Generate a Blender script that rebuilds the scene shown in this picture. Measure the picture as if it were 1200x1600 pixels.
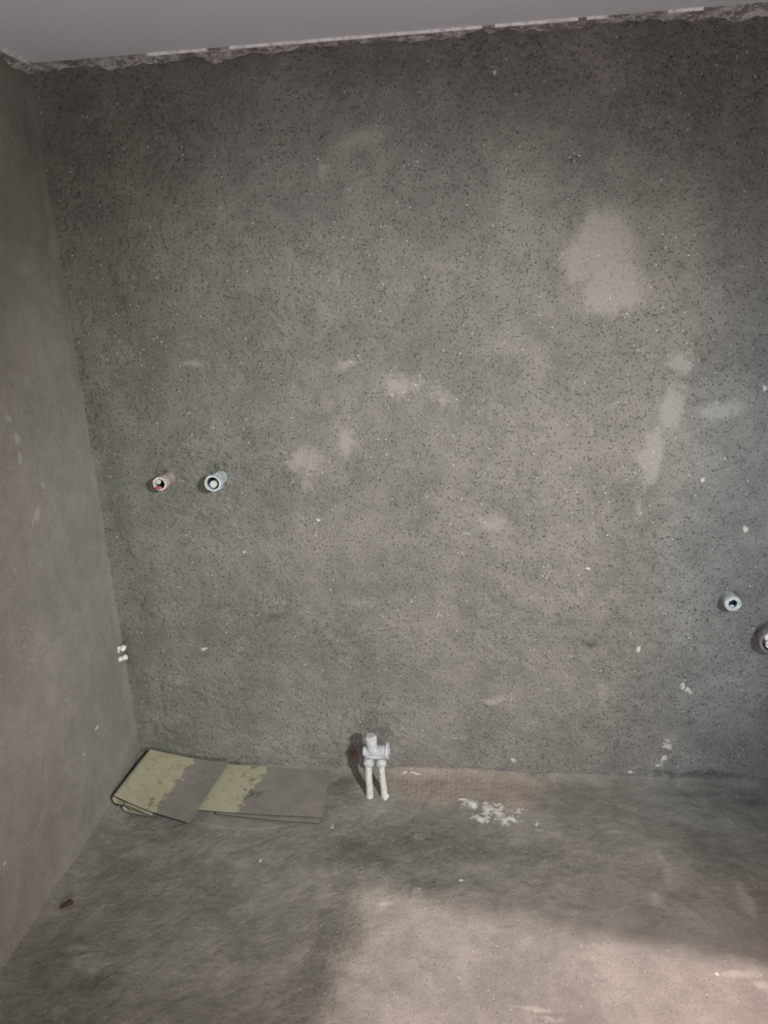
import bpy, bmesh, math, random
import numpy as np
from mathutils import Vector, Matrix

for o in list(bpy.data.objects): bpy.data.objects.remove(o, do_unlink=True)
scene = bpy.context.scene
C = scene.collection
random.seed(7)

# ------------------------------------------------------------------ camera
F_PX, YAW, PITCH, ROLL = 1189.69, 0.122158, 0.304418, -0.0460598
CAM = np.array([1.18603, -2.21963, 1.63719])
H = 2.2                                   # room height
def cam_axes():
    cy, sy = math.cos(YAW), math.sin(YAW); cp, sp = math.cos(PITCH), math.sin(PITCH)
    fw = np.array([-sy*cp, cy*cp, -sp]); r = np.array([cy, sy, 0.0]); u = np.cross(r, fw)
    c, s = math.cos(ROLL), math.sin(ROLL)
    return c*r+s*u, -s*r+c*u, fw
AR, AU, AF = cam_axes()
cd = bpy.data.cameras.new('camera'); cam = bpy.data.objects.new('camera', cd); C.objects.link(cam)
cd.sensor_fit = 'HORIZONTAL'; cd.sensor_width = 36; cd.lens = F_PX/1200*36; cd.clip_start = 0.02
m = Matrix.Identity(4)
for i in range(3):
    m[i][0], m[i][1], m[i][2], m[i][3] = AR[i], AU[i], -AF[i], CAM[i]
cam.matrix_world = m
scene.camera = cam
def at(px, py, ax, val):
    """where a measured photo pixel meets the plane axis=val (metres)"""
    d = AF*F_PX + AR*(px-600) - AU*(py-800)
    return CAM + (val-CAM[ax])/d[ax]*d

# ------------------------------------------------------------------ world, lights, exposure
w = bpy.data.worlds.new('world'); scene.world = w; w.use_nodes = True
w.node_tree.nodes['Background'].inputs[0].default_value = (0.55, 0.6, 0.7, 1)
w.node_tree.nodes['Background'].inputs[1].default_value = 0.02
vs = scene.view_settings
vs.view_transform = 'Standard'; vs.look = 'None'; vs.gamma = 1; vs.use_curve_mapping = False
vs.exposure = -0.2

def lamp(name, kind, loc, power, col, target=None, **kw):
    l = bpy.data.lights.new(name, kind); l.energy = power; l.color = col
    for k, v in kw.items(): setattr(l, k, v)
    o = bpy.data.objects.new(name, l); C.objects.link(o); o.location = loc
    if target is not None:
        o.rotation_euler = (Vector(target)-Vector(loc)).to_track_quat('-Z', 'Y').to_euler()
    return o
# bright work lamp high behind the photographer's right shoulder, aimed at the bare wall
lamp('work_lamp', 'SPOT', (2.25, -2.75, 2.02), 520, (0.985, 1.0, 0.975), (1.00, 0, 0.74),
     spot_size=math.radians(53), spot_blend=1.0, shadow_soft_size=0.05)
# unseen soft fill, added low behind the camera to lift ceiling and shadows
lamp('back_fill', 'POINT', (1.25, -2.85, 0.45), 108, (1.0, 0.95, 0.955), shadow_soft_size=0.35)
# bulb in the hall, shining in through the doorway in the right wall
lamp('hall_bulb', 'POINT', (3.366, -0.957, 2.90), 680, (1.0, 0.795, 0.735), shadow_soft_size=0.035)

# ------------------------------------------------------------------ numpy noise
def vnoise(X, Y, cell, seed):
    rng = np.random.RandomState(seed)
    T = rng.rand(256, 256)
    x = X/cell+57.3; y = Y/cell+91.7
    xi = np.floor(x).astype(int); yi = np.floor(y).astype(int)
    fx = x-xi; fy = y-yi; fx = fx*fx*(3-2*fx); fy = fy*fy*(3-2*fy)
    g = lambda a, b: T[a % 256, b % 256]
    return (g(xi, yi)*(1-fx)+g(xi+1, yi)*fx)*(1-fy)+(g(xi, yi+1)*(1-fx)+g(xi+1, yi+1)*fx)*fy
def fbm(X, Y, cell, seed, octv=4, gain=0.5):
    s = 0; a = 1; t = 0
    for i in range(octv):
        s = s+a*vnoise(X, Y, cell/2**i, seed+i*13); t += a; a *= gain
    return s/t
def sstep(a, b, x):
    t = np.clip((x-a)/(b-a), 0, 1); return t*t*(3-2*t)
def blobs(U, V, lst, seed, warp=0.02, cell=0.06):
    """soft field (0.5 = edge) of warped ellipses: (u, v, ru, rv, angle_deg, strength)"""
    Uw = U+(fbm(U, V, cell, seed)-0.5)*2*warp; Vw = V+(fbm(U, V, cell, seed+50)-0.5)*2*warp
    out = np.zeros_like(U)
    for (u, v, ru, rv, ang, st) in lst:
        c, s = math.cos(math.radians(ang)), math.sin(math.radians(ang))
        a = (Uw-u)*c+(Vw-v)*s; b = -(Uw-u)*s+(Vw-v)*c
        d = np.sqrt((a/ru)**2+(b/rv)**2)
        out = np.maximum(out, st*np.clip(1-0.5*d, 0, 1))
    return out
def lines(U, V, pts, r, st, seed, warp=0.012):
    Uw = U+(fbm(U, V, 0.05, seed)-0.5)*2*warp; Vw = V+(fbm(U, V, 0.05, seed+50)-0.5)*2*warp
    out = np.zeros_like(U)
    for (a, b) in zip(pts[:-1], pts[1:]):
        ax, ay = a; bx, by = b; L2 = (bx-ax)**2+(by-ay)**2
        t = np.clip(((Uw-ax)*(bx-ax)+(Vw-ay)*(by-ay))/L2, 0, 1)
        d = np.hypot(Uw-ax-t*(bx-ax), Vw-ay-t*(by-ay))/r
        out = np.maximum(out, st*np.clip(1-0.5*d, 0, 1))
    return out

# ------------------------------------------------------------------ node helper
class NT:
    def __init__(self, name):
        self.m = bpy.data.materials.new(name); self.m.use_nodes = True
        self.t = self.m.node_tree; self.b = self.t.nodes['Principled BSDF']
    def n(self, kind, **kw):
        x = self.t.nodes.new(kind)
        for k, v in kw.items(): setattr(x, k, v)
        return x
    def put(self, sock, val):
        if isinstance(val, bpy.types.NodeSocket): self.t.links.new(val, sock)
        elif isinstance(val, (tuple, list)): sock.default_value = (*val, 1) if len(val) == 3 and sock.type == 'RGBA' else val
        else: sock.default_value = val
    def math(self, op, a, b=0.0, c=0.0, clamp=False):
        x = self.n('ShaderNodeMath', operation=op, use_clamp=clamp)
        self.put(x.inputs[0], a); self.put(x.inputs[1], b); self.put(x.inputs[2], c); return x.outputs[0]
    def mix(self, f, a, b, mode='MIX'):
        x = self.n('ShaderNodeMix', data_type='RGBA', blend_type=mode)
        self.put(x.inputs[0], f); self.put(x.inputs[6], a); self.put(x.inputs[7], b); return x.outputs[2]
    def step(self, v, a, b, lo=0.0, hi=1.0):
        x = self.n('ShaderNodeMapRange', interpolation_type='SMOOTHSTEP')
        for i, q in enumerate((v, a, b, lo, hi)): self.put(x.inputs[i], q)
        return x.outputs[0]
    def attr(self, name):
        return self.n('ShaderNodeAttribute', attribute_name=name).outputs['Fac']
    def coord(self, scale=(1, 1, 1), which='Object'):
        tc = self.n('ShaderNodeTexCoord'); mp = self.n('ShaderNodeMapping')
        self.t.links.new(tc.outputs[which], mp.inputs[0]); mp.inputs['Scale'].default_value = scale
        return mp.outputs[0]
    def noise(self, co, scale, detail=4, rough=0.55, dist=0.0):
        x = self.n('ShaderNodeTexNoise'); self.t.links.new(co, x.inputs['Vector'])
        x.inputs['Scale'].default_value = scale; x.inputs['Detail'].default_value = detail
        x.inputs['Roughness'].default_value = rough; x.inputs['Distortion'].default_value = dist
        return x.outputs['Fac']
    def voro(self, co, scale, rnd=1.0):
        x = self.n('ShaderNodeTexVoronoi'); self.t.links.new(co, x.inputs['Vector'])
        x.inputs['Scale'].default_value = scale; x.inputs['Randomness'].default_value = rnd
        return x.outputs['Distance'], x.outputs['Color']
    def bump(self, h, strength, dist):
        x = self.n('ShaderNodeBump'); x.inputs['Strength'].default_value = strength
        x.inputs['Distance'].default_value = dist; self.t.links.new(h, x.inputs['Height'])
        self.t.links.new(x.outputs[0], self.b.inputs['Normal'])
    def end(self, col, rough=0.9, spec=0.2, metal=0.0):
        self.put(self.b.inputs['Base Color'], col); self.put(self.b.inputs['Roughness'], rough)
        self.b.inputs['Specular IOR Level'].default_value = spec; self.b.inputs['Metallic'].default_value = metal
        return self.m

def concrete(name, ca, cb, smear, chalk, grain=1.0, specks=1.0):
    """bare cement render: mottling, pits, specks; shaped patches come from mesh attributes"""
    k = NT(name); co = k.coord()
    big = k.noise(co, 3.2, 5, 0.6); mid = k.noise(co, 15, 5, 0.65, 0.4); fine = k.noise(co, 120, 3, 0.6)
    grit = k.noise(co, 330, 2, 0.7)
    rag = k.math('MULTIPLY', k.math('SUBTRACT', k.noise(co, 48, 4, 0.75), 0.5), 0.9)
    col = k.mix(k.step(k.math('ADD', k.math('MULTIPLY', big, 0.55), k.math('MULTIPLY', mid, 0.45)), 0.36, 0.66), ca, cb)
    smooth = k.step(k.math('ADD', k.attr('smear'), rag), 0.38, 0.68)
    col = k.mix(k.math('MULTIPLY', smooth, 0.8), col, smear)
    col = k.mix(k.step(k.attr('cool'), 0.05, 0.95), col, k.mix(1.0, col, (0.86, 0.99, 1.06), 'MULTIPLY'))
    col = k.mix(k.step(k.attr('green'), 0.05, 0.95), col, k.mix(1.0, col, (0.88, 0.95, 0.88), 'MULTIPLY'))
    col = k.mix(k.step(k.math('ADD', k.attr('damp_shade'), rag), 0.15, 0.85), col, k.mix(1.0, col, (0.50, 0.53, 0.51), 'MULTIPLY'))  # damp tone, also carries shade painted on the back wall
    col = k.mix(k.step(k.math('ADD', k.attr('tan'), rag), 0.38, 0.62), col, k.mix(k.step(mid, 0.3, 0.7), (0.27, 0.225, 0.185), (0.34, 0.295, 0.25)))
    col = k.mix(k.step(k.math('ADD', k.attr('rust_shade'), rag), 0.3, 0.8), col, (0.10, 0.050, 0.034))  # brown stain tone, also carries the fitting's painted shadow
    # pits and grains of sand, fewer where the render was trowelled smooth
    live = k.math('SUBTRACT', 1.0, k.math('MULTIPLY', smooth, 0.8))
    rougharea = k.step(k.noise(co, 6.5, 4, 0.65), 0.38, 0.60, 0.28, 1.0)
    live = k.math('MULTIPLY', live, rougharea)
    praw = k.step(k.noise(co, 155, 3, 0.7), 0.575, 0.69)
    pit = k.math('MULTIPLY', praw, live)
    pit = k.math('MULTIPLY', pit, grain)
    col = k.mix(k.math('MULTIPLY', pit, 0.45), col, (0.045, 0.042, 0.04))  # shade inside the pits put into the colour on top of the bump
    col = k.mix(k.step(fine, 0.3, 0.7, 0.0, 0.20), col, cb)
    d, cc = k.voro(co, 85)
    sel = k.n('ShaderNodeSeparateColor'); k.put(sel.inputs[0], cc)
    sp = k.math('MULTIPLY', k.step(d, 0.12, 0.27, 1.0, 0.0), k.step(sel.outputs[0], 0.89, 0.985))
    d2, cc2 = k.voro(co, 24)
    sel2 = k.n('ShaderNodeSeparateColor'); k.put(sel2.inputs[0], cc2)
    sp2 = k.math('MULTIPLY', k.step(k.math('ADD', d2, k.math('MULTIPLY', rag, 0.2)), 0.03, 0.085, 1.0, 0.0), k.step(sel2.outputs[1], 0.95, 0.97))
    sp = k.math('MULTIPLY', k.math('MAXIMUM', sp, sp2), specks)
    col = k.mix(k.math('MULTIPLY', sp, 0.75), col, chalk)
    ch = k.step(k.math('ADD', k.attr('chalk'), k.math('MULTIPLY', rag, 1.5)), 0.42, 0.62)
    col = k.mix(k.math('MULTIPLY', ch, 0.85), col, chalk)
    h = k.math('ADD', k.math('MULTIPLY', fine, 0.5), k.math('MULTIPLY', grit, 0.35))
    h = k.math('SUBTRACT', h, k.math('MULTIPLY', praw, 0.5*grain))
    h = k.math('MULTIPLY', h, k.step(k.attr('smear'), 0.35, 0.65, 1.0, 0.3))
    k.bump(h, 0.9*grain, 0.007)
    rgh = k.step(k.attr('damp_shade'), 0.1, 0.9, 0.92, 0.7)
    return k.end(col, rgh, 0.25)

def grid_obj(name, us, vs_, fn, mat, attrs, flip=False):
    """one mesh from a (u, v) grid; fn(U, V) -> xyz array; attrs: dict of per-vertex fields"""
    U, V = np.meshgrid(us, vs_); P = fn(U, V).reshape(-1, 3)
    nu, nv = len(us), len(vs_)
    i = np.arange(nu*nv).reshape(nv, nu)
    q = np.stack([i[:-1, :-1], i[:-1, 1:], i[1:, 1:], i[1:, :-1]], -1).reshape(-1, 4)
    if flip: q = q[:, ::-1]
    me = bpy.data.meshes.new(name)
    me.vertices.add(len(P)); me.vertices.foreach_set('co', P.astype(np.float32).ravel())
    me.loops.add(q.size); me.loops.foreach_set('vertex_index', q.astype(np.int32).ravel())
    me.polygons.add(len(q)); me.polygons.foreach_set('loop_start', np.arange(0, q.size, 4, dtype=np.int32))
    me.update(calc_edges=True); me.validate()
    me.polygons.foreach_set('use_smooth', np.ones(len(q), dtype=bool))
    for k in ('smear', 'damp_shade', 'tan', 'chalk', 'rust_shade', 'cool', 'green'):
        a = me.attributes.new(k, 'FLOAT', 'POINT')
        f = attrs.get(k)
        a.data.foreach_set('value', (np.zeros(nu*nv) if f is None else f(U, V).ravel()).astype(np.float32))
    me.materials.append(mat)
    o = bpy.data.objects.new(name, me); C.objects.link(o); o['kind'] = 'structure'
    return o

def mesh_obj(name, verts, faces, mat, parent=None, smooth=True):
    me = bpy.data.meshes.new(name); me.from_pydata([tuple(v) for v in verts], [], faces); me.update()
    bm = bmesh.new(); bm.from_mesh(me); bmesh.ops.recalc_face_normals(bm, faces=bm.faces); bm.to_mesh(me); bm.free()
    if smooth:
        for p in me.polygons: p.use_smooth = True
        me.set_sharp_from_angle(angle=math.radians(38))
    me.materials.append(mat)
    o = bpy.data.objects.new(name, me); C.objects.link(o)
    if parent: o.parent = parent; o.matrix_parent_inverse = parent.matrix_world.inverted()
    return o
def tag(o, label, cat, group=None):
    o['label'] = label; o['category'] = cat
    if group: o['group'] = group
def empty(name, loc):
    o = bpy.data.objects.new(name, None); C.objects.link(o); o.location = loc; o.empty_display_size = 0.05
    bpy.context.view_layer.update(); return o
def box(name, lo, hi, mat, struct=True, parent=None):
    x0, y0, z0 = lo; x1, y1, z1 = hi
    v = [(x0,y0,z0),(x1,y0,z0),(x1,y1,z0),(x0,y1,z0),(x0,y0,z1),(x1,y0,z1),(x1,y1,z1),(x0,y1,z1)]
    f = [(0,3,2,1),(4,5,6,7),(0,1,5,4),(1,2,6,5),(2,3,7,6),(3,0,4,7)]
    o = mesh_obj(name, v, f, mat, parent, smooth=False)
    if struct: o['kind'] = 'structure'
    return o
def lathe(base, axis, prof, seg=28, jag=None, seed=0, squash=1.0):
    """revolve prof [(dist along axis, radius)] -> verts, faces; jag: {ring index: amplitude along the axis}"""
    rng = random.Random(seed)
    a = Vector(axis).normalized(); t = Vector((0, 0, 1)) if abs(a.z) < 0.9 else Vector((1, 0, 0))
    e1 = a.cross(t).normalized(); e2 = a.cross(e1)
    v = []; f = []; n = len(prof)
    off = [rng.uniform(-1, 1) for _ in range(seg)]
    off = [(off[i]*2+off[i-1]+off[(i+1) % seg])/4 for i in range(seg)]
    for i, (d, r) in enumerate(prof):
        am = (jag or {}).get(i, 0)
        for s in range(seg):
            th = 2*math.pi*s/seg
            rr = r*(1+0.03*off[(s*5) % seg]*(1 if am else 0))
            v.append(Vector(base)+a*(d+am*off[s])+(e1*math.cos(th)+e2*math.sin(th)*squash)*rr)
    for i in range(n-1):
        for s in range(seg):
            f.append((i*seg+s, i*seg+(s+1) % seg, (i+1)*seg+(s+1) % seg, (i+1)*seg+s))
    f.append(tuple(range(seg))[::-1]); f.append(tuple(range((n-1)*seg, n*seg)))
    return v, f
def tube(path, radii, seg=18, wob=0.0, seed=0):
    rng = random.Random(seed); v = []; f = []
    P = [Vector(p) for p in path]
    for i, p in enumerate(P):
        d = (P[min(i+1, len(P)-1)]-P[max(i-1, 0)]).normalized()
        t = Vector((0, 1, 0)) if abs(d.y) < 0.9 else Vector((1, 0, 0))
        e1 = d.cross(t).normalized(); e2 = d.cross(e1)
        for s in range(seg):
            th = 2*math.pi*s/seg; r = radii[i]*(1+rng.uniform(-wob, wob))
            v.append(p+(e1*math.cos(th)+e2*math.sin(th))*r)
    for i in range(len(P)-1):
        for s in range(seg):
            f.append((i*seg+s, i*seg+(s+1) % seg, (i+1)*seg+(s+1) % seg, (i+1)*seg+s))
    f.append(tuple(range(seg))[::-1]); f.append(tuple(range((len(P)-1)*seg, len(P)*seg)))
    return v, f
def lump(center, rad, seed, amp=0.3, sub=2, scale=(1, 1, 1)):
    rng = random.Random(seed); bm = bmesh.new(); bmesh.ops.create_icosphere(bm, subdivisions=sub, radius=1)
    v = [Vector(center)+Vector((q.co.x*scale[0], q.co.y*scale[1], q.co.z*scale[2]))*rad*(1+rng.uniform(-amp, amp)) for q in bm.verts]
    bm.verts.index_update()
    f = [tuple(x.index for x in p.verts) for p in bm.faces]; bm.free()
    return v, f

# ------------------------------------------------------------------ the room shell
XR, YF = 2.52, -3.3                      # right wall, front wall (behind the camera)
M_back = concrete('cement_render_back_wall', (0.150, 0.142, 0.131), (0.238, 0.224, 0.205), (0.288, 0.272, 0.251), (0.55, 0.54, 0.52))
M_left = concrete('cement_render_left_wall', (0.232, 0.222, 0.198), (0.315, 0.300, 0.270), (0.38, 0.37, 0.34), (0.60, 0.59, 0.55), grain=0.65, specks=0.6)
M_floor = concrete('rough_screed_floor', (0.182, 0.173, 0.156), (0.300, 0.283, 0.254), (0.34, 0.325, 0.29), (0.66, 0.65, 0.62), grain=0.7, specks=0.5)
M_plain = concrete('cement_render_unseen_walls', (0.17, 0.157, 0.142), (0.235, 0.217, 0.195), (0.3, 0.28, 0.25), (0.5, 0.5, 0.48))

def wb(px, py, rx, ry, ang=0, st=1.0):   # photo measurement -> metres on the back wall (u = x, v = z)
    p = at(px, py, 1, 0); s = 0.00205
    return (p[0], p[2], rx*s, ry*s, -ang, st)
def wf(px, py, rx, ry, ang=0, st=1.0):   # on the floor (u = x, v = y)
    p = at(px, py, 2, 0); q = at(px, py+ry, 2, 0); r = at(px+rx, py, 2, 0)
    return (p[0], p[1], abs(r[0]-p[0]), abs(q[1]-p[1]), ang, st)
def wl(px, py, rx, ry, ang=0, st=1.0):   # on the left wall (u = -y, v = z)
    p = at(px, py, 0, 0); q = at(px, py+ry, 0, 0); r = at(px+rx, py, 0, 0)
    return (-p[1], p[2], abs(r[1]-p[1]), abs(q[2]-p[2]), ang, st)

# ---- back wall
B_SMEAR = [wb(945,385,38,50,0,1), wb(960,450,45,38,0,1), wb(905,410,25,32,0,.9), wb(930,345,18,14,0,.85),
  wb(950,120,40,50,0,.55), wb(560,215,50,18,-10,.74), wb(505,265,9,18,0,.7), wb(590,235,35,20,0,.5), wb(620,605,60,22,5,.68),
  wb(690,620,40,22,20,.58), wb(545,572,40,9,-8,.62), wb(480,720,36,36,0,.78), wb(540,692,22,28,0,.82), wb(480,760,20,22,0,.66),
  wb(765,815,40,24,0,.7), wb(850,780,45,90,0,.45), wb(1065,568,24,18,0,.8), wb(1050,640,20,40,10,.8), wb(1018,715,17,62,8,.82),
  wb(1130,638,50,16,-8,.8), wb(1000,800,14,45,0,.55), wb(300,565,45,6,5,.66), wb(210,435,9,7,0,.7), wb(435,940,32,8,10,.62),
  wb(560,942,60,16,0,.55), wb(775,1095,17,8,-20,.85), wb(945,1085,26,36,0,.6), wb(285,1065,30,14,0,.55), wb(700,420,70,40,0,.48),
  wb(1080,430,35,45,0,.5), wb(740,640,60,40,0,.5), wb(880,930,80,50,0,.45), wb(640,1020,90,40,0,.45), wb(520,430,45,40,0,.45),
  wb(300,740,90,70,0,.35), wb(1080,1180,40,18,0,.5), wb(700,1150,60,20,0,.5), wb(480,1110,60,30,0,.45), wb(1130,860,40,60,0,.4),
  wb(330,860,40,20,0,.45), wb(240,300,40,60,0,.35), wb(340,350,60,40,0,.4), wb(770,540,50,60,0,.48), wb(380,1000,40,16,0,.5)]
B_DAMP_SHADE = [wb(430,963,30,8,0,.7), wb(926,1000,14,9,0,.8), wb(560,170,120,80,0,.35), wb(1010,300,60,60,0,.45), wb(1140,380,50,70,0,.5), wb(240,200,120,90,0,.4), wb(1160,100,160,110,0,.65), wb(190,420,60,200,0,.4), wb(1100,180,150,150,0,.5), wb(700,100,180,40,0,.4),  # dark marks, plus shade along the top and upper right painted in
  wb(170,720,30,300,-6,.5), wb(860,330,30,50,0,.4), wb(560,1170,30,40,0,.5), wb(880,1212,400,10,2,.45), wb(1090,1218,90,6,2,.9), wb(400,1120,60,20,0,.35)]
B_CHALK = [wb(1043,1165,10,12,0,.72), wb(1036,1185,7,12,30,.62), wb(1030,1196,8,5,0,.6), wb(1068,1075,4,9,0,.8), wb(1077,1080,4,10,-30,.75), wb(787,1168,8,6,0,.6), wb(997,1015,4,4,0,1),
  wb(498,812,4,3,0,1), wb(918,890,5,2,-15,1), wb(772,113,2,4,0,1), wb(683,962,10,6,0,.55), wb(320,1014,10,3,0,.7), wb(1072,1081,3,3,0,1), wb(380,863,4,3,0,.9),
  wb(1165,830,4,8,0,.8), wb(1195,605,5,6,0,.7), wb(1102,750,5,5,0,.7), wb(730,835,16,8,0,.5), wb(800,1190,8,6,0,.6), wb(985,1207,6,4,0,.7)]
def back_fn(U, V):
    n = (fbm(U, V, 0.30, 3, 3)-0.5)*0.012+(fbm(U, V, 0.05, 9, 4, 0.6)-0.5)*0.005
    sm = sstep(0.4, 0.6, blobs(U, V, B_SMEAR, 21))
    pit = sstep(0.66, 0.74, vnoise(U, V, 0.014, 31))*sstep(0.45, 0.6, fbm(U, V, 0.2, 33, 3))*(1-sm)
    g = (vnoise(U, V, 0.009, 35)-0.5)*0.0016*(1-0.7*sm)
    Y = -(n+sm*0.0015-pit*0.003+g)
    fade = sstep(0.0, 0.03, U)
    return np.stack([U, Y*fade+0.004, V], -1)
us = np.concatenate([np.linspace(-0.05, 2.2, 560), np.linspace(2.21, XR, 12)])
zs = np.linspace(-0.04, H+0.05, 540)
mk = lambda L, sd, **k: (lambda U, V: blobs(U, V, L, sd, **k))
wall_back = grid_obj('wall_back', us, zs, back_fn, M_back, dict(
    smear=mk(B_SMEAR, 21), damp_shade=mk(B_DAMP_SHADE, 41, warp=0.04, cell=0.12), chalk=mk(B_CHALK, 61, warp=0.006, cell=0.02),
    rust_shade=mk([wb(551,1178,11,22,10,.8), wb(562,1212,8,20,25,.8)], 71, warp=0.008, cell=0.02),  # the fitting's cast shadow painted on the wall in reddish brown
    cool=lambda U, V: sstep(1.45, 2.15, U+0.2*(fbm(U, V, 0.5, 77)-0.5)-0.10*(V-0.7)),
    green=lambda U, V: sstep(0.75, 0.05, U+0.4*(fbm(U, V, 0.5, 78)-0.5))))

# ---- left wall
L_SMEAR = [wl(60,805,6,12,0,1), wl(26,690,5,12,0,.9), wl(28,720,4,8,0,1), wl(15,660,5,10,0,.8), wl(68,760,4,5,0,.8), wl(52,815,4,7,0,.9),
  wl(60,1030,50,60,0,.42), wl(40,930,60,50,0,.42), wl(110,1100,50,60,0,.4), wl(60,600,40,80,0,.4), wl(20,400,40,80,0,.4), wl(20,840,6,10,0,.6), wl(22,895,5,8,0,.7), wl(40,1010,10,10,0,.6)]
def left_fn(U, V):
    n = (fbm(U, V, 0.35, 103, 3)-0.5)*0.014+(fbm(U, V, 0.06, 109, 4)-0.5)*0.003
    fil = 0.02*np.clip(1-V/0.07, 0, 1)**2
    return np.stack([(n*sstep(0, 0.04, U))+fil*sstep(0, 0.1, U)-0.002, -U, V], -1)
ul = np.concatenate([np.linspace(-0.03, 1.3, 330), np.linspace(1.36, -YF+0.05, 30)])
wall_left = grid_obj('wall_left', ul, np.linspace(-0.04, H+0.05, 500), left_fn, M_left, dict(
    smear=mk(L_SMEAR, 121), damp_shade=mk([wl(90,1180,60,40,0,.3), wl(30,200,60,120,0,.3)], 131), chalk=mk([wl(152,1138,3,3,0,1), wl(8,1350,4,3,0,.9), wl(133,1178,3,5,0,.6)], 141, warp=0.004, cell=0.02),
    green=lambda U, V: 0.0*U), flip=True)

# ---- floor
F_TAN = [wf(725,1222,120,26,0,1), wf(660,1222,54,26,0,1), wf(790,1240,52,30,0,.9), wf(700,1240,70,22,0,.85), wf(660,1305,18,16,0,.55), wf(900,1330,50,20,0,.45), wf(940,1385,50,14,0,.5), wf(870,1380,30,25,0,.45)]
F_DAMP = [wf(560,1335,50,30,0,.95), wf(640,1310,110,34,0,.75), wf(760,1330,110,34,0,.75), wf(900,1360,90,24,0,.5), wf(530,1440,34,70,0,.95), wf(495,1540,34,70,0,.85), wf(1090,1310,60,50,0,.55),
  wf(1160,1250,70,30,0,.4), wf(700,1375,120,20,0,.7), wf(420,1480,60,60,0,.45), wf(150,1530,30,16,0,.7), wf(330,1400,70,40,0,.45), wf(540,1235,30,40,0,.5), wf(370,1560,60,30,0,.4),
  wf(260,1310,90,12,0,.5), wf(1000,1290,60,20,0,.3), wf(530,1300,20,20,0,.6)]
F_SMEAR = [wf(140,1500,40,16,0,.85), wf(110,1480,30,10,0,.75), wf(200,1330,60,18,0,.55), wf(230,1300,70,10,0,.55), wf(1165,1400,14,50,0,.75), wf(1180,1370,20,20,0,.6), wf(1040,1350,10,45,0,.75), wf(1020,1400,16,20,0,.7),
  wf(430,1350,50,20,0,.5), wf(380,1420,40,20,0,.4), wf(600,1410,40,14,0,.55), wf(960,1300,25,8,0,.6), wf(850,1300,30,12,0,.55), wf(90,1570,60,30,0,.6), wf(440,1310,30,12,0,.5), wf(300,1480,40,16,0,.45), wf(650,1385,16,10,0,.7),
  wf(1150,1522,50,10,5,.75), wf(1190,1535,20,14,0,.7), wf(830,1575,45,8,0,.7), wf(850,1590,30,6,0,.7), wf(700,1590,60,10,0,.5), wf(1000,1560,150,60,0,.42), wf(740,1500,150,60,0,.42), wf(480,1300,20,26,0,.5)]
F_CHALK = [wf(735,1256,20,8,0,.75), wf(768,1265,30,14,0,.68), wf(792,1280,32,14,0,.66), wf(752,1278,24,12,0,.64), wf(805,1270,24,12,0,.55), wf(720,1250,10,3,0,.7), wf(655,1388,5,3,0,.7), wf(722,1373,3,2,0,.9), wf(1120,1520,10,3,0,.55), wf(800,1575,12,2,0,.6), wf(640,1210,20,2,0,.7), wf(520,1290,4,6,0,.6), wf(408,1345,3,4,0,.8), wf(838,1285,4,10,0,.55)]
def bumpy(U, V):                         # rough unlevelled screed outside the flat field on the right
    ax, ay = 0.835, -0.56
    return 1-sstep(-0.05, 0.06, U-ax-0.08*(fbm(U, V, 0.15, 301)-0.5))*sstep(-0.02, 0.1, -(V-ay)-0.08*(fbm(U, V, 0.15, 305)-0.5)+0.166*(ax-U)*0)
def floor_fn(U, V):
    b = bumpy(U, V)
    z = (fbm(U, V, 0.25, 203, 3)-0.5)*0.012*(0.35+0.65*b)+(fbm(U, V, 0.05, 211, 5, 0.7)-0.5)*(0.002+0.0055*b)
    tan = sstep(0.4, 0.7, blobs(U, V, F_TAN[:4], 221))
    z = z+tan*(0.002+0.0007*np.sin(U*2*math.pi/0.0165))   # notched-trowel ridges
    sm = sstep(0.42, 0.6, blobs(U, V, F_SMEAR, 231)); z = z+sm*0.0025
    z = z+0.004*sstep(0.5, 0.7, blobs(U, V, F_CHALK, 241, warp=0.008, cell=0.02))
    fil = 0.018*np.clip(1+V/0.06, 0, 1)**2*(fbm(U, V, 0.2, 261)*1.2)+0.03*np.clip(1-U/0.10, 0, 1)**2
    keep = sstep(0.0, 0.05, 0.9-np.hypot((U-0.45)/0.30, (V+0.17)/0.16))   # flat under the folded sheet
    z = z*(1-0.8*keep)-0.002
    return np.stack([U, V, z+fil*(1-keep)], -1)
uf = np.concatenate([np.linspace(-0.05, 2.25, 560), np.linspace(2.30, 4.0, 20)])
vf = np.concatenate([np.linspace(YF-0.05, -1.4, 40), np.linspace(-1.38, 0.03, 400)])
floor = grid_obj('floor', uf, vf, floor_fn, M_floor, dict(
    smear=mk(F_SMEAR, 231), damp_shade=mk(F_DAMP, 251, warp=0.05, cell=0.12), tan=mk(F_TAN, 221), chalk=mk(F_CHALK, 241, warp=0.008, cell=0.02),
    cool=lambda U, V: sstep(1.3, 2.1, U)*sstep(-0.55, -0.1, V)*0.8,
    rust_shade=mk([wf(95,1413,22,6,-30,.55)], 271, warp=0.008, cell=0.03),
    green=lambda U, V: 0.45*sstep(1.0, 0.3, U)))

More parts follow.
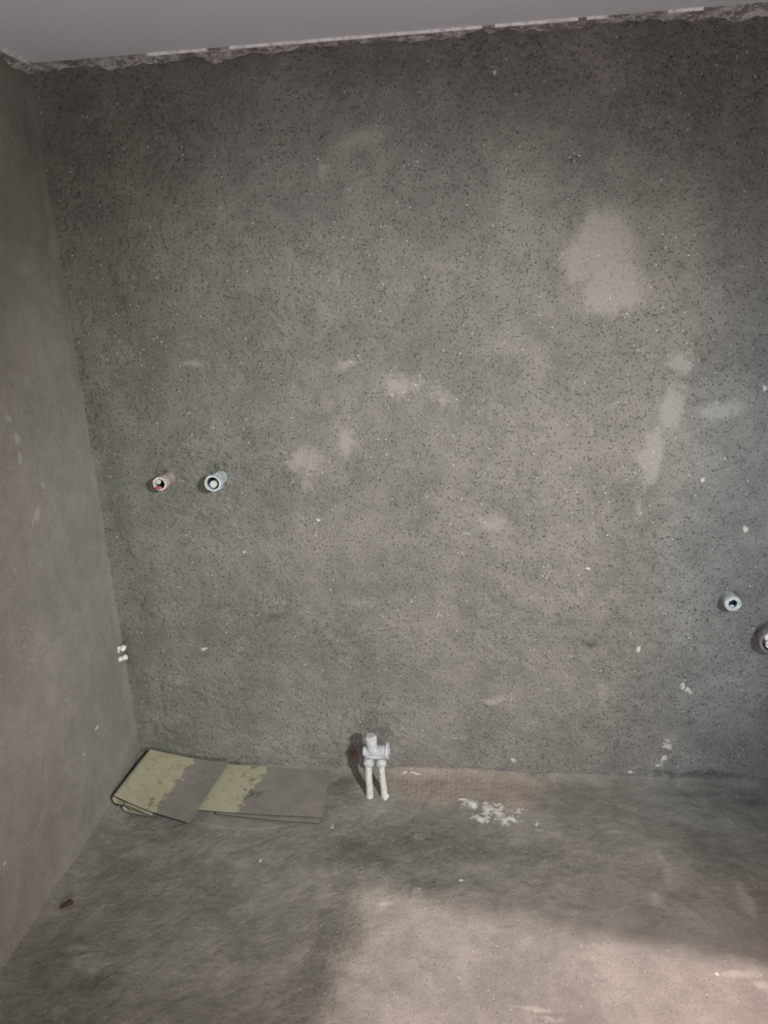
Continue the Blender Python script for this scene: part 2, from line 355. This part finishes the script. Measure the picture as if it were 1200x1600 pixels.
# ---- walls the photo does not show, with the doorway that lets the hall light in
DJ0, DJ1, DH = -0.816, -1.70, 2.00       # doorway jambs and head in the right wall
HH = 3.1                                  # the hall is taller than this room
box('wall_right', (XR, DJ0, -0.04), (XR+0.06, 0.05, HH), M_plain)
box('wall_right', (XR, YF-0.05, -0.04), (XR+0.06, DJ1, HH), M_plain)
box('wall_right', (XR, DJ1, DH), (XR+0.06, DJ0, HH), M_plain)
box('wall_front', (-0.05, YF-0.1, -0.04), (4.0, YF, HH), M_plain)
box('wall_hall', (3.95, YF, -0.04), (4.05, 0.05, HH), M_plain)
box('wall_hall_end', (XR+0.06, 0.0, -0.04), (4.0, 0.1, HH), M_plain)

# ---- ceiling: smooth panel that stops short of the wall, thin white edging, torn mortar in the gap
k = NT('ceiling_panel'); co = k.coord()
c = k.mix(k.noise(co, 2.5, 4), (0.64, 0.645, 0.70), (0.70, 0.705, 0.765)); c = k.mix(k.step(k.noise(co, 40, 3), 0.35, 0.7, 0, 0.25), c, (0.59, 0.595, 0.645))
k.bump(k.noise(co, 60, 3), 0.15, 0.003); M_ceil = k.end(c, 0.55, 0.3)
k = NT('white_edging'); co = k.coord(); M_edge = k.end(k.mix(k.step(k.noise(co, 70, 4), 0.4, 0.7), (0.85, 0.84, 0.85), (0.55, 0.53, 0.54)), 0.5, 0.4)
k = NT('torn_mortar'); co = k.coord()
c = k.mix(k.step(k.noise(co, 22, 5, 0.7), 0.4, 0.6), (0.22, 0.20, 0.185), (0.56, 0.545, 0.54)); c = k.mix(k.step(k.noise(co, 90, 4, 0.7), 0.52, 0.66), c, (0.72, 0.70, 0.69))
k.bump(k.noise(co, 70, 5, 0.7), 0.9, 0.01); M_mortar = k.end(c, 0.95, 0.15)
GAP = 0.062
box('ceiling', (0.045, YF-0.05, H+0.004), (XR+0.01, -GAP, H+0.02), M_ceil)
box('ceiling', (-0.05, YF-0.05, H+0.03), (XR+0.01, 0.05, H+0.10), M_mortar)
box('ceiling_hall', (XR, YF-0.1, HH), (4.1, 0.1, HH+0.05), M_ceil)
def mortar(name, length, place, seed, gap, tears):
    n, mcount = int(length/0.006), 9
    x = np.linspace(0, length, n); V = []; Fc = []
    Z0 = np.zeros_like(x)
    drop = 0.004+0.014*sstep(0.35, 0.75, fbm(x, Z0, 0.10, seed, 4, 0.6))+0.010*(vnoise(x, Z0, 0.018, seed+3)-0.5)
    for (tx, tr, td) in tears: drop = drop+td*np.exp(-((x-tx)/tr)**2)
    reach = gap+0.004+0.020*(fbm(x, Z0, 0.09, seed+9, 4, 0.6)-0.45)
    for j in range(mcount):
        t = j/(mcount-1)
        yy = reach*t; zz = H+0.010-drop*(1-t)**1.6
        bump = (fbm(x, Z0+j*0.012, 0.03, seed+20, 4, 0.65)-0.5)*0.014*math.sin(math.pi*min(1, t+0.12))
        for i in range(n): V.append(place(x[i], yy[i], zz[i]-max(0, bump[i])))
    for j in range(mcount-1):
        for i in range(n-1): Fc.append((j*n+i, j*n+i+1, (j+1)*n+i+1, (j+1)*n+i))
    o = mesh_obj(name, V, Fc, M_mortar); o['kind'] = 'structure'; return o
mortar('trim_1', XR, lambda a, b, z: (a, 0.004-b, z), 401, GAP, [(0.05, 0.06, .008), (0.52, 0.03, .012), (1.86, 0.06, .012), (0.25, .05, .008)])
mortar('trim_2', -YF, lambda a, b, z: (b-0.004, -a, z), 431, 0.045, [])
# white edging bead, broken in places as in the photo
def bead(name, x0, x1):
    n = 40; V = []; Fc = []
    for i in range(n+1):
        x = x0+(x1-x0)*i/n; wv = 0.0012*math.sin(i*0.7+x0*9)
        for (dy, dz) in ((0, 0), (0.0015, -0.0015), (0.003, 0), (0.003, 0.008), (0, 0.008)): V.append((x, -GAP-0.003+dy+wv, H-0.001+dz))
    for i in range(n):
        for s in range(5): Fc.append((i*5+s, i*5+(s+1) % 5, (i+1)*5+(s+1) % 5, (i+1)*5+s))
    Fc += [tuple(range(5))[::-1], tuple(range(n*5, n*5+5))]
    o = mesh_obj(name, V, Fc, M_edge, smooth=False); o['kind'] = 'structure'; return o
for n_, (a, b) in enumerate([(0.36, 0.52), (0.58, 1.22), (1.25, 1.45), (1.47, 1.52), (1.66, 1.74)]): bead('trim_%d' % (3+n_), a, b)
box('trim_8', (0.041, -0.5, H-0.003), (0.047, -0.085, H+0.006), M_edge)

# ------------------------------------------------------------------ small materials
def plastic(name, c1, c2, scale=60, rough=0.6, dirt=None):
    k = NT(name); co = k.coord()
    c = k.mix(k.step(k.noise(co, scale, 4, 0.65), 0.4, 0.65), c1, c2)
    if dirt: c = k.mix(k.step(k.noise(co, scale*2.3, 4, 0.7), 0.58, 0.68), c, dirt)
    k.bump(k.noise(co, scale*3, 3), 0.3, 0.002); return k.end(c, rough, 0.35)
M_pink = plastic('pinkish_white_plastic', (0.50, 0.44, 0.42), (0.60, 0.54, 0.52), dirt=(0.28, 0.23, 0.21))
M_pale = plastic('bluish_white_plastic', (0.42, 0.48, 0.49), (0.53, 0.58, 0.58), dirt=(0.25, 0.28, 0.29))
M_red = plastic('red_thread', (0.42, 0.075, 0.06), (0.52, 0.28, 0.26))
M_dark = plastic('dark_bore', (0.012, 0.013, 0.018), (0.02, 0.022, 0.03))
M_navy = plastic('dark_blue_seal', (0.010, 0.018, 0.045), (0.02, 0.03, 0.06))
M_plug = plastic('grey_plug', (0.46, 0.46, 0.44), (0.54, 0.55, 0.53))
M_mint = plastic('pale_green_white_plastic', (0.33, 0.40, 0.40), (0.43, 0.50, 0.50), dirt=(0.2, 0.23, 0.23))
M_grey = plastic('grey_plastic', (0.15, 0.147, 0.158), (0.20, 0.195, 0.205))
M_valve = plastic('grey_white_fitting', (0.40, 0.41, 0.42), (0.50, 0.51, 0.52), 50, dirt=(0.24, 0.235, 0.23))
M_pipe = plastic('limed_white_pipe', (0.48, 0.475, 0.44), (0.60, 0.595, 0.55), 80, 0.8, dirt=(0.24, 0.22, 0.19))
M_white = plastic('white_plastic', (0.80, 0.80, 0.76), (0.68, 0.68, 0.63), 90, dirt=(0.4, 0.4, 0.37))
M_crumb = plastic('white_plaster_crumbs', (0.62, 0.60, 0.62), (0.76, 0.74, 0.75), 60, 0.9)
M_wood = plastic('brown_splinter', (0.05, 0.027, 0.012), (0.09, 0.052, 0.024), 90, 0.8)

# ------------------------------------------------------------------ water outlets in the back wall
def outlet(name, base, L, r, bore, mat, label, mouth, collar, seed, group, plug_mat, plug_depth, ring_mat):
    e = empty(name, base); tag(e, label, 'pipe outlet', group)
    b = Vector(base)
    s = 0.03                             # built into the wall
    v, f = lathe(b+Vector((0, s, 0)), (0, -1, 0), [(0, r*0.93), (s+L*0.45, r*0.93), (s+L*0.50, r*collar), (s+L*0.93, r*collar), (s+L, r*collar*0.97), (s+L, bore), (s+L*0.35, bore*0.96)], 32, {4: 0.004, 5: 0.003}, seed)
    mesh_obj('pipe_body', v, f, mat, e)
    v, f = lathe(b+Vector((0, -L*0.36, 0)), (0, -1, 0), [(0, bore*0.90), (0.004, bore*0.98), (L*0.50, bore*0.985), (L*0.50, bore*0.80), (0.006, bore*0.78)], 28)
    mesh_obj('thread', v, f, ring_mat, e)
    v, f = lathe(b+Vector((0, -L*0.34, -bore*0.20)), (0, -1, 0), [(0, bore*0.5), (L*plug_depth, bore*0.58), (L*plug_depth+0.002, bore*0.48)], 24, {1: 0.003}, seed+5)
    mesh_obj('plug', v, f, plug_mat, e)
    return e
p = at(263, 747, 1, 0); q = at(344, 746, 1, 0); z = (p[2]+q[2])/2
G = 'open pipe outlets in the back wall'
o1 = outlet('pipe_outlet', (p[0], 0, z), 0.070, 0.0215, 0.0155, M_pink, 'pinkish white pipe outlet with red inside, left of the upper pair', 0, 1.03, 3, G, M_dark, 0.10, M_dark)
b = Vector((p[0], -0.070, z))
# red thread ring and a broken lip hanging at the mouth
v, f = lump(b+Vector((-0.006, -0.002, -0.011)), 0.009, 8, 0.2, 2, (1.2, 0.5, 0.55)); mesh_obj('red_sealant', v, f, M_red, o1)
v, f = lump(b+Vector((0.004, -0.001, -0.017)), 0.006, 12, 0.25, 2, (1.3, 0.5, 0.5)); mesh_obj('broken_lip', v, f, M_pink, o1)
v, f = lump(b+Vector((-0.008, 0.012, 0.005)), 0.009, 15, 0.15, 2, (1, .6, 1)); mesh_obj('mortar_crumb', v, f, M_plug, o1)
o2 = outlet('pipe_outlet', (q[0], 0, z), 0.072, 0.0235, 0.0195, M_pale, 'bluish white pipe outlet with dark seal and grey plug, right of the upper pair', 0, 1.08, 5, G, M_plug, 0.60, M_navy)
bq = Vector((q[0], 0, z))
for n_ in range(6):                      # grip ribs round the mouth
    th = math.radians(60*n_+15)
    d = Vector((math.cos(th), 0, math.sin(th)))
    v, f = tube([bq+Vector((0, -0.036, 0))+d*0.0245, bq+Vector((0, -0.05, 0))+d*0.0258, bq+Vector((0, -0.069, 0))+d*0.0245], [0.003, 0.004, 0.003], 8); mesh_obj('rib', v, f, M_pale, o2)
p3 = at(1138, 934, 1, 0)
o3 = outlet('pipe_outlet', (p3[0], 0, p3[2]), 0.045, 0.0225, 0.0125, M_mint, 'short pale green pipe outlet with dark bore near the right edge', 0, 1.07, 9, G, M_navy, 0.12, M_navy)
v, f = lump((p3[0]+0.020, -0.042, p3[2]-0.002), 0.006, 4, 0.3, 2, (.8, .7, .9)); mesh_obj('mortar_crumb', v, f, M_mint, o3)
v, f = lump((p3[0]+0.006, -0.044, p3[2]-0.019), 0.007, 6, 0.3, 2, (1.2, .5, .6)); mesh_obj('mortar_crumb', v, f, M_mint, o3)
v, f = lump((p3[0]-0.001, -0.036, p3[2]-0.010), 0.0075, 7, 0.3, 2, (1.1, .8, .6)); mesh_obj('mortar_crumb', v, f, M_mint, o3)

# drain stub at the right edge
p4 = at(1200, 990, 1, 0); e = empty('drain_pipe', (p4[0], 0, p4[2])); tag(e, 'wide grey drain stub packed with white crumbs at the right edge', 'drain pipe')
v, f = lathe((p4[0], 0.03, p4[2]), (0, -1, 0), [(0, 0.038), (0.056, 0.038), (0.060, 0.043), (0.082, 0.043), (0.084, 0.041), (0.084, 0.035), (0.05, 0.034)], 36, {4: 0.002}, 3); mesh_obj('pipe_body', v, f, M_grey, e)
for n_, (dx, dz, r) in enumerate([(-0.018, 0.012, .011), (-0.010, -0.004, .013), (-0.006, 0.018, .012), (-0.013, -0.017, .009), (0.006, 0.004, .016), (0.010, -0.016, .014), (0.015, 0.018, .013), (-0.002, -0.022, .010)]):
    v, f = lump((p4[0]+dx, -0.047, p4[2]+dz), r, 30+n_, 0.25, 2, (1, .8, 1)); mesh_obj('plaster_crumb', v, f, M_crumb, e)

# ------------------------------------------------------------------ twin-pipe fitting standing up from the floor
PX0, PX1, PY = 0.840, 0.889, -0.138
e = empty('pipe_fitting', ((PX0+PX1)/2, PY, 0)); tag(e, 'grey white pipe fitting on two upright pipes beside the tan floor patch', 'pipe fitting')
def vpart(name, v, f, mat, par=e): return mesh_obj(name, v, f, mat, par)
zb = 0.172
v, f = tube([(PX0, PY, -0.02), (PX0+0.001, PY, 0.03), (PX0+0.0005, PY, 0.08), (PX0+0.003, PY, 0.135)], [0.0125, 0.0118, 0.0115, 0.0115], 18, 0.04, 2); a = vpart('upright_pipe', v, f, M_pipe)
v, f = tube([(PX1, PY-0.002, -0.02), (PX1-0.001, PY, 0.03), (PX1-0.004, PY, 0.08), (PX1-0.005, PY, 0.135)], [0.0115, 0.0110, 0.0105, 0.0105], 18, 0.05, 4); b2 = vpart('upright_pipe', v, f, M_pipe)
v, f = lump((PX1+0.003, PY-0.006, 0.004), 0.011, 44, 0.25, 2, (1, 1, 1.2)); vpart('mortar_crumb', v, f, M_pipe, b2)
v, f = lump((PX1-0.007, PY-0.008, 0.098), 0.007, 45, 0.3, 2, (.8, .8, 1.8)); vpart('mortar_crumb', v, f, M_pipe, b2)
for xx, sd in ((PX0+0.003, 1), (PX1-0.005, 2)):
    v, f = lathe((xx, PY, 0.118), (0, 0, 1), [(0, 0.0125), (0.004, 0.0175), (0.016, 0.0185), (0.020, 0.0150), (0.032, 0.0150)], 12, {1: 0.003, 2: 0.002}, sd); vpart('compression_nut', v, f, M_valve)
v, f = lathe((PX0-0.013, PY, zb), (1, 0, 0), [(0, 0.014), (0.003, 0.0165), (0.016, 0.0165), (0.020, 0.019), (0.060, 0.0205), (0.066, 0.0235), (0.074, 0.0245)], 26); vpart('body', v, f, M_valve)
v, f = lathe((PX0+0.060, PY, zb+0.003), (1, 0, 0), [(0, 0.020), (0.002, 0.0275), (0.011, 0.0285), (0.012, 0.026), (0.012, 0.015), (0.004, 0.014)], 26, {2: 0.002}, 5); vpart('flange', v, f, M_valve)
v, f = lathe((PX0+0.018, PY-0.002, zb+0.004), (-0.06, 0, 1), [(0, 0.0185), (0.036, 0.0180), (0.038, 0.0200), (0.050, 0.0195), (0.055, 0.0150)], 14, {3: 0.002, 4: 0.002}, 6); vpart('top_cap', v, f, M_valve)
v, f = tube([(PX0-0.004, PY-0.013, zb-0.011), (PX0+0.02, PY-0.0165, zb-0.012), (PX0+0.052, PY-0.016, zb-0.012)], [0.004, 0.0055, 0.004], 10, 0.1, 3); vpart('mortar_ridge', v, f, M_valve)

# ------------------------------------------------------------------ folded sheet in the corner
def sheet_mat(name, edge, ragged, yel, yel2, gry, gry2, mould):
    k = NT(name); co = k.coord(); u = k.attr('u'); vv = k.attr('v')
    n1 = k.noise(co, 14, 5, 0.7); n2 = k.noise(co, 40, 5, 0.7)
    y = k.mix(k.step(n1, 0.35, 0.65), yel, yel2); g = k.mix(k.step(n1, 0.35, 0.65), gry, gry2)
    y = k.mix(k.step(n2, 0.5, 0.7, 0, 0.6), y, (0.24, 0.205, 0.12)); g = k.mix(k.step(n2, 0.5, 0.7, 0, 0.35), g, (0.16, 0.15, 0.135))
    s = k.math('ADD', k.math('ADD', u, k.math('MULTIPLY', k.math('SUBTRACT', vv, 0.5), ragged[1])), k.math('MULTIPLY', k.math('SUBTRACT', n2, 0.5), ragged[0]))
    c = k.mix(k.step(s, edge-0.012, edge+0.012), y, g)
    mo = k.math('MULTIPLY', k.step(k.noise(co, 26, 5, 0.75), 0.53, 0.60), k.step(k.math('ABSOLUTE', k.math('SUBTRACT', k.math('ADD', u, k.math('MULTIPLY', vv, -0.15)), mould[0])), mould[1], mould[1]+0.06, 1, 0))
    c = k.mix(k.math('MULTIPLY', mo, 0.75), c, (0.06, 0.06, 0.045))
    k.bump(n2, 0.2, 0.003); return k.end(c, 0.75, 0.3)
YEL, YEL2, GRY, GRY2 = (0.36, 0.345, 0.225), (0.42, 0.405, 0.285), (0.215, 0.196, 0.182), (0.26, 0.238, 0.222)
M_flap = sheet_mat('stained_sheet_flap', 0.55, (0.36, 0.02), YEL, YEL2, GRY, GRY2, (0.30, 0.0))
M_strip = sheet_mat('stained_sheet_strip', 0.46, (0.13, 0.05), (0.39, 0.38, 0.26), (0.42, 0.41, 0.30), GRY, GRY2, (0.37, 0.05))
M_black = plastic('dark_backing_shade', (0.022, 0.022, 0.022), (0.035, 0.034, 0.032), 40, 0.8)
def ribbon(name, rows, mat, parent, th=0.0030, uvals=None):
    """rows: list over u of lists over v of points -> slab with thickness"""
    nu, nv = len(rows), len(rows[0]); P = np.array(rows, float)
    du = np.gradient(P, axis=0); dv = np.gradient(P, axis=1); N = np.cross(du, dv); N /= np.linalg.norm(N, axis=2, keepdims=True)+1e-12
    V = np.concatenate([P.reshape(-1, 3), (P-N*th).reshape(-1, 3)]); n = nu*nv; Fc = []
    ix = lambda i, j: i*nv+j
    for i in range(nu-1):
        for j in range(nv-1):
            a, b_, c_, d = ix(i, j), ix(i+1, j), ix(i+1, j+1), ix(i, j+1); Fc += [(a, b_, c_, d), (d+n, c_+n, b_+n, a+n)]
    for i in range(nu-1):
        for j in (0, nv-1): a, b_ = ix(i, j), ix(i+1, j); Fc.append((a, b_, b_+n, a+n))
    for j in range(nv-1):
        for i in (0, nu-1): a, b_ = ix(i, j), ix(i, j+1); Fc.append((a, b_, b_+n, a+n))
    o = mesh_obj(name, V, Fc, mat, parent)
    o.data.materials.append(M_black); nside = 2*(nu-1)*(nv-1)
    for pi in range(nside, nside+2*(nu-1)): o.data.polygons[pi].material_index = 1   # dark core shows at the cut edges
    uu = np.linspace(0, 1, nu) if uvals is None else np.array(uvals)
    for nm, A in (('u', np.repeat(uu[:, None], nv, 1)), ('v', np.repeat(np.linspace(0, 1, nv)[None], nu, 0))):
        at_ = o.data.attributes.new(nm, 'FLOAT', 'POINT'); A = A.ravel(); at_.data.foreach_set('value', np.concatenate([A, A]).astype(np.float32))
    return o
sh = empty('folded_sheet', (0.36, -0.17, 0)); tag(sh, 'folded strip of stained yellow and grey sheet material in the left corner', 'sheet')
TL, TR, BR, BL = np.array([0.042, -0.014, 0.064]), np.array([0.331, -0.024, 0.030]), np.array([0.296, -0.331, 0.024]), np.array([0.020, -0.256, 0.058])
NV = 24
def flap_rows():
    rows = []; uv = []
    # underside first: comes back from under the fold, round the left edge, then over the top to the right
    for i in range(30):
        t = i/29
        # curl round the left edge: half circle below the top surface
        row = []
        for j in range(NV):
            s = j/(NV-1); L = TL*(1-s)+BL*s; Rr = TR*(1-s)+BR*s; d = (Rr-L); d /= np.linalg.norm(d); up = np.array([0, 0, 1.0])
            r = 0.010*(1-s)+0.0135*s
            if t < 0.4: q_ = L+d*(0.060*(1-t/0.4)+0.006)-up*(2*r)+up*0.004*math.sin(3*(1-t/0.4))
            else:
                ph = -math.pi/2-math.pi*(t-0.4)/0.6; q_ = L+d*0.006-up*r+np.array(d)*math.cos(ph)*r*1.0+up*math.sin(ph)*r
            row.append(q_)
        rows.append(row); uv.append(0.0)
    for i in range(1, 41):
        t = i/40; row = []
        for j in range(NV):
            s = j/(NV-1); L = TL*(1-s)+BL*s; Rr = TR*(1-s)+BR*s
            q_ = L+(Rr-L)*t; q_ = q_+np.array([0, 0, -0.010*math.sin(math.pi*t)*(1-0.3*s)+0.002*math.sin(5*t+3*s)+0.004*max(0, t-0.85)/0.15*s*0])
            row.append(q_)
        rows.append(row); uv.append(t)
    return rows, uv
rows, uv = flap_rows()
ribbon('folded_flap', rows, M_flap, sh, uvals=uv)
# second fold tucked under the first
rows = []
for i in range(36):
    t = i/35; row = []
    for j in range(NV):
        s = j/(NV-1); L = TL*(1-s)+BL*s; Rr = TR*(1-s)+BR*s; d = Rr-L; d /= np.linalg.norm(d); up = np.array([0, 0, 1.0])
        base = L+d*0.042-up*(0.014+0.006*s); r = 0.0125
        if t < 0.3: q_ = base+d*(0.085*(1-t/0.3))-up*(2*r)+up*0.016*(1-t/0.3)**1.5
        elif t < 0.7:
            ph = -math.pi/2-math.pi*(t-0.3)/0.4; q_ = base-up*r+d*math.cos(ph)*r+up*math.sin(ph)*r
        else: q_ = base+d*(0.10*(t-0.7)/0.3)-up*0.006*((t-0.7)/0.3)
        row.append(q_)
    rows.append(row)
ribbon('inner_fold', rows, M_strip, sh, uvals=[0.1]*36)
# dark backing that also paints in the shadow gap left of the fold
rows = []
for i in range(20):
    t = i/19; row = []
    for j in range(NV):
        s = j/(NV-1); L = TL*(1-s)+BL*s; Rr = TR*(1-s)+BR*s; d = Rr-L; d /= np.linalg.norm(d); up = np.array([0, 0, 1.0])
        r = 0.0145+0.0035*s; ph = -math.pi*0.42-math.pi*t*0.83+0.0; q_ = L+d*0.007-up*(0.0118+0.003*s)+d*math.cos(ph)*r*0.98+up*math.sin(ph)*r
        row.append(q_)
    rows.append(row)
ribbon('dark_backing_shade', rows, M_black, sh, th=0.0018)
# the lower strip lying on the floor
def strip(name, c, u0, z0, lift, th=0.0022, mat=M_strip):
    A, B, Cc, D = [np.array(q_, float) for q_ in c]; rows = []; uv = []
    for i in range(40):
        t = i/39; row = []
        for j in range(NV):
            s = j/(NV-1); q_ = (A*(1-t)+B*t)*(1-s)+(D*(1-t)+Cc*t)*s
            row.append((q_[0], q_[1], z0+lift*math.exp(-t*6)+0.0025*math.sin(6*t+2*s)*t+0.006*max(0, t-0.7)*s))
        rows.append(row); uv.append(u0+(1-u0)*t)
    return ribbon(name, rows, mat, sh, th, uv)
strip('lower_strip', [(0.20, -0.016, 0), (0.688, -0.028, 0), (0.708, -0.272, 0), (0.13, -0.247, 0)], -0.15, 0.0125, 0.010)
strip('bottom_layer', [(0.24, -0.03, 0), (0.684, -0.034, 0), (0.700, -0.291, 0), (0.36, -0.262, 0)], 0.5, 0.0065, 0.0)

# ------------------------------------------------------------------ white stubs in the corner and the brown splinter
def stub(name, pxs, pys, rad, label, mat):
    pts = [Vector(at(px, py, 1, -0.030)) for px, py in zip(pxs, pys)]
    e = empty(name, pts[0]); tag(e, label, 'plastic stub', 'white stubs in the corner')
    return e, pts
e, pts = stub('plastic_stub', (177, 185, 198), (1034, 1030, 1026), 0.01, 'intact white round-ended stub in the corner, lower of the two', M_white)
for t0, t1, seg_r in ((0.0, 0.24, .0085), (0.34, 0.72, .0085), (0.78, 1.0, .0095)):
    A = pts[0].lerp(pts[2], t0); Bq = pts[0].lerp(pts[2], t1)
    v, f = tube([A, A.lerp(Bq, .06), A.lerp(Bq, .5), A.lerp(Bq, .85), Bq], [seg_r*.8, seg_r, seg_r, seg_r*.97, seg_r*(.55 if t1 == 1.0 else .8)], 14, 0.03, int(t0*10)); mesh_obj('segment', v, f, M_white, e)
v, f = tube([pts[0].lerp(pts[2], .02), pts[0].lerp(pts[2], .97)], [0.006, 0.006], 10); mesh_obj('core', v, f, M_plug, e)
v, f = tube([pts[1], (pts[1].x, 0.02, pts[1].z)], [0.005, 0.005], 8); mesh_obj('fixing_pin', v, f, M_plug, e)
e, pts = stub('plastic_stub', (175, 184, 196), (1021, 1016, 1012), 0.01, 'broken white jagged stub in the corner, upper of the two', M_white)
for n_, (t0, t1, seg_r, dz) in enumerate(((0.0, 0.16, .0065, 0), (0.24, 0.50, .009, 0), (0.38, 0.58, .006, 0.008), (0.70, 0.98, .010, 0.002))):
    A = pts[0].lerp(pts[2], t0)+Vector((0, 0, dz-0.004)); Bq = pts[0].lerp(pts[2], t1)+Vector((0, 0, dz+0.004))
    v, f = tube([A, A.lerp(Bq, .3), A.lerp(Bq, .7), Bq], [seg_r*.5, seg_r, seg_r*.9, seg_r*.5], 9, 0.22, n_+3); mesh_obj('shard', v, f, M_white, e)
v, f = tube([pts[0].lerp(pts[2], .02), pts[0].lerp(pts[2], .97)], [0.0045, 0.0045], 8); mesh_obj('core', v, f, M_plug, e)
v, f = tube([pts[1], (pts[1].x, 0.02, pts[1].z)], [0.005, 0.005], 8); mesh_obj('fixing_pin', v, f, M_plug, e)

pa, pb = Vector(at(92, 1419, 2, 0.012)), Vector(at(114, 1408, 2, 0.014))
v, f = tube([pa, pa.lerp(pb, .2), pa.lerp(pb, .6), pa.lerp(pb, .9), pb], [0.0015, 0.004, 0.006, 0.0075, 0.003], 8, 0.15, 3)
tag(mesh_obj('wood_splinter', v, f, M_wood), 'small brown splinter on the floor beside the left wall', 'splinter')
